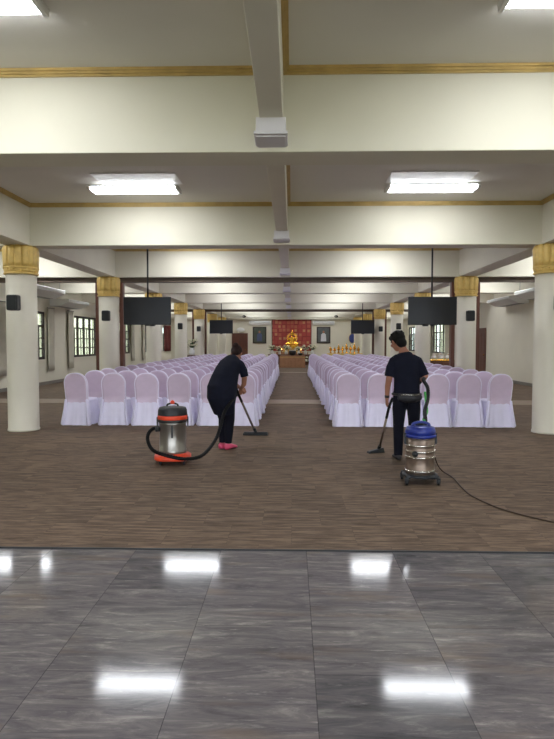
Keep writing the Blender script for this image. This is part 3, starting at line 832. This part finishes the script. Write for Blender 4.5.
n_ = MB().box(-.205, .205, -.05, .05, .0, .035).box(-.195, .195, -.035, .035, .035, .052)
o = n_.build('brush_head', M_lidk, wl, bevel=.01); o.location = (NZ.x, NZ.y, .010); o.rotation_euler = (0, 0, R(-4))

vr = thing('vacuum_cleaner', 'tall ribbed steel vacuum cleaner with blue lid on a grey dolly', 'vacuum cleaner', (1.41, 6.58, Z0), 0, 'drum vacuum cleaners')
MB().lathe([(.14, .10), (.157, .105), (.157, .14), (.163, .147), (.157, .154), (.155, .285), (.161, .292), (.161, .298), (.155, .305),
            (.155, .35), (.162, .358), (.155, .366), (.155, .415), (.162, .423), (.155, .431), (.155, .51)], 44).build('drum', M_steelw, vr)
m = MB()
for z in (.147, .295, .358, .423): m.lathe([(.158, z - .008), (.1645, z - .004), (.1645, z + .004), (.158, z + .008)], 44)
m.build('drum_rib', M_chrome, vr)
MB().lathe([(.158, .505), (.168, .51), (.170, .53), (.162, .54)], 44).build('lid_rim', M_blue, vr)
MB().lathe([(.163, .535), (.160, .58), (.148, .615), (.10, .628), (0, .63)], 44, mod=lambda a, z: 1 + .02 * math.cos(4 * a)).build('motor_head', M_blue, vr)
MB().tube([(-.09, -.02, .60), (-.085, -.02, .65), (0, -.02, .672), (.085, -.02, .65), (.09, -.02, .60)], .014, 10).build('carry_handle', M_blue, vr)
MB().lathe([(.045, .622), (.045, .65), (.03, .662)], 20, (.0, .06)).build('exhaust_cap', M_lidk, vr)
for s in (-1, 1):
    MB().box(s * .168 - .01, s * .168 + .01, -.025, .025, .43, .55).build('latch', M_lidk, vr, bevel=.004)
o = MB().rings([[(.032 * math.cos(a), y, .032 * math.sin(a)) for a in (2 * PI * j / 24 for j in range(24))] for y in (-.02, 0)]).build('inlet_port', M_lidk, vr)
o.location = (-.08, -.137, .34); o.rotation_euler = (0, 0, R(-30))
d = MB().lathe([(.12, .075), (.185, .075), (.192, .085), (.192, .10), (.165, .108), (.12, .108)], 44)
for a in (40, 140, 220, 320):
    c_, s_ = math.cos(R(a)), math.sin(R(a)); d.tube([(.12 * c_, .12 * s_, .088), (.225 * c_, .225 * s_, .082)], .022, 10, False)
d.build('dolly', M_lidk, vr)
for a in (40, 140, 220, 320):
    ca, sa = math.cos(R(a)) * .222, math.sin(R(a)) * .222
    b = MB(); caster(b, ca, sa, .031); b.box(ca - .02, ca + .02, sa - .012, sa + .012, .031, .078); b.build('caster', M_black, vr)
hr = thing('vacuum_hose', 'black hose with a green strap hanging from the man to the blue lidded cleaner', 'vacuum hose', (0, 0, 0))
h = MB().tube([(1.50, 6.77, .60), (1.53, 6.88, .66), (1.575, 7.12, .74), (1.66, 7.35, .86), (1.69, 7.5, .98), (1.675, 7.66, 1.06), (1.73, 7.9, 1.08), (1.70, 8.06, 1.00)], .021, 12, True, 12, rib=1.14)
h.build('hose_tube', M_hose, hr)
MB().tube([(1.505, 6.82, .66), (1.53, 6.98, .66), (1.60, 7.12, .72), (1.625, 7.28, .82), (1.645, 7.44, .93)], .014, 8).build('green_strap', M_green, hr)
wr = thing('floor_wand', 'dark vacuum wand with small angled brush in the man\'s left hand', 'vacuum wand', (0, 0, 0))
HM = Vector((1.275, 7.92, .66)); NM = Vector((1.215, 8.34, .05)); dm = NM - HM
MB().tube([HM + Vector((.05, -.02, .16)), HM + dm * -.06, HM + dm * .2], .018, 12).build('grip', M_hose, wr)
MB().tube([HM + dm * .2, HM + dm * .93], .0155, 12, False).build('pipe', M_steelw, wr)
m = MB().tube([HM + dm * .9, NM + Vector((.0, 0, .03)), NM], .024, 10, False)
m.build('elbow', M_lidk, wr)
o = MB().add([(-.15, -.045, 0), (.10, -.035, 0), (.10, .035, 0), (-.15, .045, 0), (-.14, -.035, .028), (.085, -.022, .07), (.085, .022, .07), (-.14, .035, .028)],
             [(0, 3, 2, 1), (4, 5, 6, 7), (0, 1, 5, 4), (1, 2, 6, 5), (2, 3, 7, 6), (3, 0, 4, 7)], False).build('brush_head', M_lidk, wr, bevel=.008)
o.location = (NM.x - .02, NM.y, .010); o.rotation_euler = (0, 0, R(18))
cd = MB().tube([(1.585, 6.66, .45), (1.60, 6.80, .34), (1.70, 7.0, .13), (1.79, 7.10, .022), (1.83, 6.8, .016), (1.80, 6.35, .016), (1.80, 6.0, .016), (1.87, 5.68, .016), (1.96, 5.46, .016), (2.12, 5.24, .016), (2.32, 5.06, .016), (2.8, 4.85, .016), (3.6, 4.75, .016)], .0075, 8)
tag(cd.build('power_cord', M_cord), 'thin dark power cord trailing over the carpet from the blue lidded cleaner', 'cord')

# ------------------------------------------------------------------ people
def hand(m, wrist, d, palm_n, thumb_dir, curl=.9, s=1.0):
    """five fingers on a palm; d = direction of the hand, palm_n = the way the palm faces"""
    w_ = Vector(wrist); d = Vector(d).normalized(); pn = Vector(palm_n); pn = (pn - d * pn.dot(d)).normalized(); sd = d.cross(pn)
    if sd.dot(Vector(thumb_dir)) < 0: sd = -sd
    m.loft([(w_ - d * .01, .026 * s, .020 * s), (w_ + d * .03 * s, .034 * s, .019 * s), (w_ + d * .085 * s, .040 * s, .016 * s)], side=sd, n=14)
    for i, (off, ln) in enumerate(((.031, .068), (.011, .078), (-.010, .072), (-.030, .056))):
        b = w_ + d * .085 * s + sd * off * s; pts = [b]; ang = 0; r = .0095 * s
        for q in (.42, .33, .25):
            ang += curl * (.75 if q == .42 else 1.0)
            b = b + (d * math.cos(ang) + pn * math.sin(ang)) * ln * q * s; pts.append(b)
        m.loft([(pts[0] - d * .012, r * 1.05, r * 1.05), (pts[1], r, r), (pts[2], r * .92, r * .92), (pts[3], r * .8, r * .8)], side=sd, n=8)
    b = w_ + d * .025 * s + sd * .028 * s
    p1 = b + (d * .6 + sd * .75 + pn * .25) * .035 * s; p2 = p1 + (d * .7 + sd * .1 + pn * .7) * .03 * s; p3 = p2 + (d * .4 + pn * .8 - sd * .2) * .022 * s
    m.loft([(b, .013 * s, .013 * s), (p1, .0115 * s, .0115 * s), (p2, .0105 * s, .0105 * s), (p3, .008 * s, .008 * s)], side=d, n=8)

def head(m, c, yaw, pitch, s=1.0):
    """skull, jaw, nose, brow, lips and ears; yaw 0 looks along +y"""
    Rm = Matrix.Translation(c) @ Matrix.Rotation(yaw, 4, 'Z') @ Matrix.Rotation(-pitch, 4, 'X')
    t = MB()
    t.ball((0, -.012, .02), (.077, .096, .095), 24, 16)
    t.ball((0, .03, -.045), (.056, .062, .07), 20, 12)
    t.ball((0, .05, -.085), (.03, .032, .026), 14, 8)                # chin
    t.loft([((0, .088, .018), .010, .010), ((0, .101, -.008), .012, .012), ((0, .108, -.022), .016, .012)], n=10)
    t.ball((0, .081, .032), (.045, .014, .010)); t.ball((0, .088, -.052), (.024, .010, .008)); t.ball((0, .086, -.062), (.02, .010, .007))
    for q in (-1, 1):
        t.ball((q * .078, -.004, -.005), (.010, .018, .031), 12, 8)
        t.ball((q * .04, .072, -.018), (.022, .02, .02), 12, 8)       # cheeks
    m.add([Rm @ (Vector(v) * s) for v in t.v], t.f)
    return Rm
def eyes(Rm, parent, s=1.0):
    for nm, mt, dy, r in (('eye', M_white, .079, .0105), ('iris', M_black, .0865, .0055)):
        t = MB()
        for q in (-1, 1): t.ball((q * .03, dy, .010), r, 12, 8)
        x = MB(); x.add([Rm @ (Vector(v) * s) for v in t.v], t.f); x.build(nm, mt, parent)
def xf(Rm, t, s=1.0):
    x = MB(); x.add([Rm @ (Vector(v) * s) for v in t.v], t.f); x.sm = list(t.sm); return x
wr1 = lambda a, t: 1 + .022 * math.sin(7 * a + t * 9) + .015 * math.sin(3 * a - t * 14)

# the man at the right, seen from behind
man = thing('person', 'person in dark navy T-shirt and trousers with waist pouch, back turned, holding a vacuum wand', 'person', (1.50, 7.86, Z0), 0, None)
b = MB()
b.loft([((0, .0, .84), .15, .11), ((0, .0, .95), .145, .105), ((0, .02, 1.1), .15, .105), ((-.01, .035, 1.25), .17, .105), ((-.02, .05, 1.35), .15, .08), ((-.03, .06, 1.40), .075, .06), ((-.045, .075, 1.45), .055, .055), ((-.06, .09, 1.50), .052, .055)])
for s in (-1, 1):
    b.loft([((s * .085, 0, .86), .095, .1), ((s * .095, .0, .65), .078, .085), ((s * .10, .01, .46), .056, .06), ((s * .105, -.01, .28), .052, .058), ((s * .105, -.02, .09), .036, .042)], n=16)
    b.loft([((s * .105, -.05, .05), .036, .035), ((s * .11, .04, .045), .04, .035), ((s * .118, .13, .03), .038, .02)], n=14, side=(1, 0, 0))
b.loft([((-.15, .045, 1.30), .05, .05), ((-.20, .04, 1.22), .045, .048), ((-.23, .02, 1.05), .042, .042), ((-.242, .05, .95), .038, .036), ((-.245, .07, .80), .026, .026)], side=(0, 1, 0), n=16)
b.loft([((.12, .045, 1.30), .05, .05), ((.185, .03, 1.22), .045, .048), ((.235, -.01, 1.09), .042, .042), ((.24, .10, 1.05), .036, .036), ((.19, .22, 1.03), .026, .026)], side=(0, 1, 0), n=16)
hand(b, (-.245, .07, .80), (.02, .04, -1), (.9, .2, 0), (0, 1, .1), .55)
hand(b, (.19, .22, 1.03), (-.5, .8, -.1), (-.5, -.3, -.8), (-.6, 0, .6), 1.0)
RmM = head(b, (-.105, .125, 1.55), R(30), R(30), 1.06)
b.build('body', M_skin, man, remesh=.0065, smooth_it=2)
eyes(RmM, man, 1.06)
sh = MB()
sh.loft([((0, .0, .845), .178, .135), ((0, .0, .93), .168, .125), ((0, .015, 1.08), .168, .122), ((-.005, .03, 1.2), .182, .125), ((-.01, .04, 1.28), .182, .115), ((-.02, .05, 1.345), .14, .09), ((-.03, .06, 1.405), .085, .07)], n=32, wob=wr1, capround=False)
sh.loft([((-.10, .045, 1.33), .07, .065), ((-.165, .045, 1.29), .068, .066), ((-.205, .04, 1.20), .062, .064), ((-.228, .03, 1.09), .058, .062)], side=(0, 1, 0), n=20, wob=wr1, capround=False)
sh.loft([((.07, .045, 1.33), .07, .065), ((.145, .04, 1.29), .068, .066), ((.19, .03, 1.20), .062, .064), ((.232, .005, 1.10), .058, .062)], side=(0, 1, 0), n=20, wob=wr1, capround=False)
sh.build('t_shirt', M_navy, man, remesh=.009, smooth_it=3)
tr = MB()
tr.loft([((0, .0, .93), .155, .118), ((0, .0, .86), .172, .128), ((0, 0, .78), .175, .13)], n=28, capround=False)
for s in (-1, 1):
    tr.loft([((s * .083, 0, .84), .095, .12), ((s * .095, .0, .66), .088, .095), ((s * .10, .01, .46), .070, .074), ((s * .105, -.01, .28), .064, .068), ((s * .105, -.02, .06), .055, .062)], n=20, wob=wr1, capround=False)
tr.build('trousers', M_navyt, man, remesh=.009, smooth_it=3)
for s in (-1, 1):
    MB().loft([((s * .105, -.06, .045), .042, .042), ((s * .11, .03, .045), .046, .044), ((s * .118, .13, .03), .046, .028), ((s * .12, .17, .024), .035, .02)], n=18).build('shoe', M_shoe, man, remesh=.008, smooth_it=2)
t = MB(); t.ball((0, -.024, .034), (.087, .100, .098), 24, 14); t.ball((0, -.058, -.045), (.07, .058, .07), 18, 10); t.ball((0, .045, .075), (.065, .05, .04), 16, 8)
for k in range(26):
    a = k * 2.4; r = .05 + .03 * (k % 3) / 2
    t.ball((r * math.cos(a), -.03 + r * math.sin(a), .105 - r * .35), (.018, .018, .02), 7, 5)
xf(RmM, t, 1.08).build('hair', M_hair, man, remesh=.008, smooth_it=1)
p = MB(); p.loft([((-.12, -.13, .84), .03, .05), ((-.03, -.155, .825), .045, .065), ((.07, -.155, .825), .045, .06), ((.15, -.12, .84), .03, .045)], side=(0, 1, 0), n=18)
pc = p.build('waist_pouch', M_grip, man, remesh=.009, smooth_it=2)
MB().tube([(-.105, -.168, .865), (-.03, -.206, .872), (.06, -.206, .868), (.13, -.166, .872)], .006, 6).build('zip', M_chrome, pc)
MB().tube([(.183 * math.cos(a), .14 * math.sin(a), .865) for a in (2 * PI * j / 24 for j in range(25))], .016, 8, False).build('pouch_strap', M_black, man)
MB().loft([((-.245, .066, .845), .031, .031), ((-.245, .07, .81), .030, .030)], side=(0, 1, 0), capround=False).build('wristwatch', M_black, man)

# the stooping woman at the left
wo = thing('person', 'stooping person in loose dark navy tunic and pink shoes pushing a vacuum brush', 'person', (-.945, 8.58, Z0), R(-32), None)
b = MB()
b.loft([((0, -.09, .78), .15, .12), ((0, -.09, .9), .16, .13), ((0, -.02, 1.03), .15, .12), ((0, .07, 1.17), .155, .11), ((0, .13, 1.26), .15, .085), ((0, .17, 1.30), .07, .06), ((0, .205, 1.325), .052, .052), ((0, .235, 1.35), .05, .05)])
for s in (-1, 1):
    b.loft([((s * .075, -.08, .80), .095, .1), ((s * .07, -.03, .6), .075, .08), ((s * .06, .02, .43), .054, .058), ((s * .055, -.01, .26), .05, .055), ((s * .052, -.02, .08), .034, .04)], n=16)
    b.loft([((s * .052, -.05, .045), .034, .032), ((s * .056, .03, .04), .037, .032), ((s * .06, .11, .026), .034, .018)], n=14)
b.loft([((.12, .14, 1.24), .052, .052), ((.175, .16, 1.16), .045, .048), ((.20, .17, 1.02), .040, .040), ((.17, .20, .93), .037, .036), ((.10, .225, .86), .025, .025)], side=(0, 1, 0), n=16)
b.loft([((-.13, .14, 1.25), .058, .058), ((-.185, .18, 1.15), .05, .052), ((-.17, .24, 1.0), .042, .042), ((-.08, .30, .92), .036, .035), ((.0, .34, .86), .025, .025)], side=(0, 1, 0), n=16)
hand(b, (.10, .225, .86), (-.35, .1, -.9), (-.7, .5, .2), (0, 1, 0), .9, .92)
hand(b, (.0, .34, .86), (.75, .15, -.6), (.2, .4, -.8), (.3, .8, .4), 1.0, .92)
RmW = head(b, (-.01, .262, 1.372), R(22), R(45), .98)
b.build('body', M_skin, wo, remesh=.0065, smooth_it=2)
eyes(RmW, wo, .96)
tu = MB()
tu.loft([((0, -.05, .52), .155, .12), ((0, -.07, .62), .18, .16), ((0, -.10, .76), .215, .205), ((0, -.10, .88), .22, .205), ((0, -.045, 1.0), .20, .185), ((0, .03, 1.12), .185, .16), ((0, .10, 1.22), .175, .125), ((0, .155, 1.285), .13, .095), ((0, .19, 1.32), .075, .064)], n=36, wob=wr1, capround=False)
tu.loft([((.07, .14, 1.25), .068, .068), ((.14, .15, 1.215), .066, .066), ((.185, .165, 1.13), .06, .062), ((.20, .175, 1.04), .056, .058)], side=(0, 1, 0), n=20, wob=wr1, capround=False)
tu.loft([((-.07, .14, 1.255), .075, .075), ((-.15, .16, 1.22), .076, .076), ((-.19, .19, 1.13), .07, .07), ((-.18, .23, 1.04), .064, .064)], side=(0, 1, 0), n=20, wob=wr1, capround=False)
tu.build('tunic', M_navy, wo, remesh=.009, smooth_it=3)
tr = MB()
for s in (-1, 1):
    tr.loft([((s * .075, -.07, .80), .095, .12), ((s * .07, -.03, .6), .085, .10), ((s * .06, .01, .43), .066, .074), ((s * .055, -.01, .26), .06, .066), ((s * .052, -.02, .09), .046, .054)], n=20, wob=wr1, capround=False)
tr.build('trousers', M_navyt, wo, remesh=.008, smooth_it=3)
for s in (-1, 1):
    MB().loft([((s * .052, -.065, .045), .040, .045), ((s * .054, -.02, .05), .044, .05), ((s * .056, .05, .04), .044, .036), ((s * .06, .12, .028), .042, .024), ((s * .06, .155, .022), .03, .016)], n=18).build('shoe', M_pink, wo, remesh=.008, smooth_it=2)
t = MB(); t.ball((0, -.022, .03), (.086, .104, .100), 24, 14); t.ball((0, -.06, -.03), (.066, .055, .06), 18, 10); t.ball((0, .04, .07), (.062, .05, .04), 16, 8)
t.ball((0, -.125, .055), (.045, .04, .042), 16, 10)
xf(RmW, t, .96).build('hair', M_hairb, wo, remesh=.008, smooth_it=1)
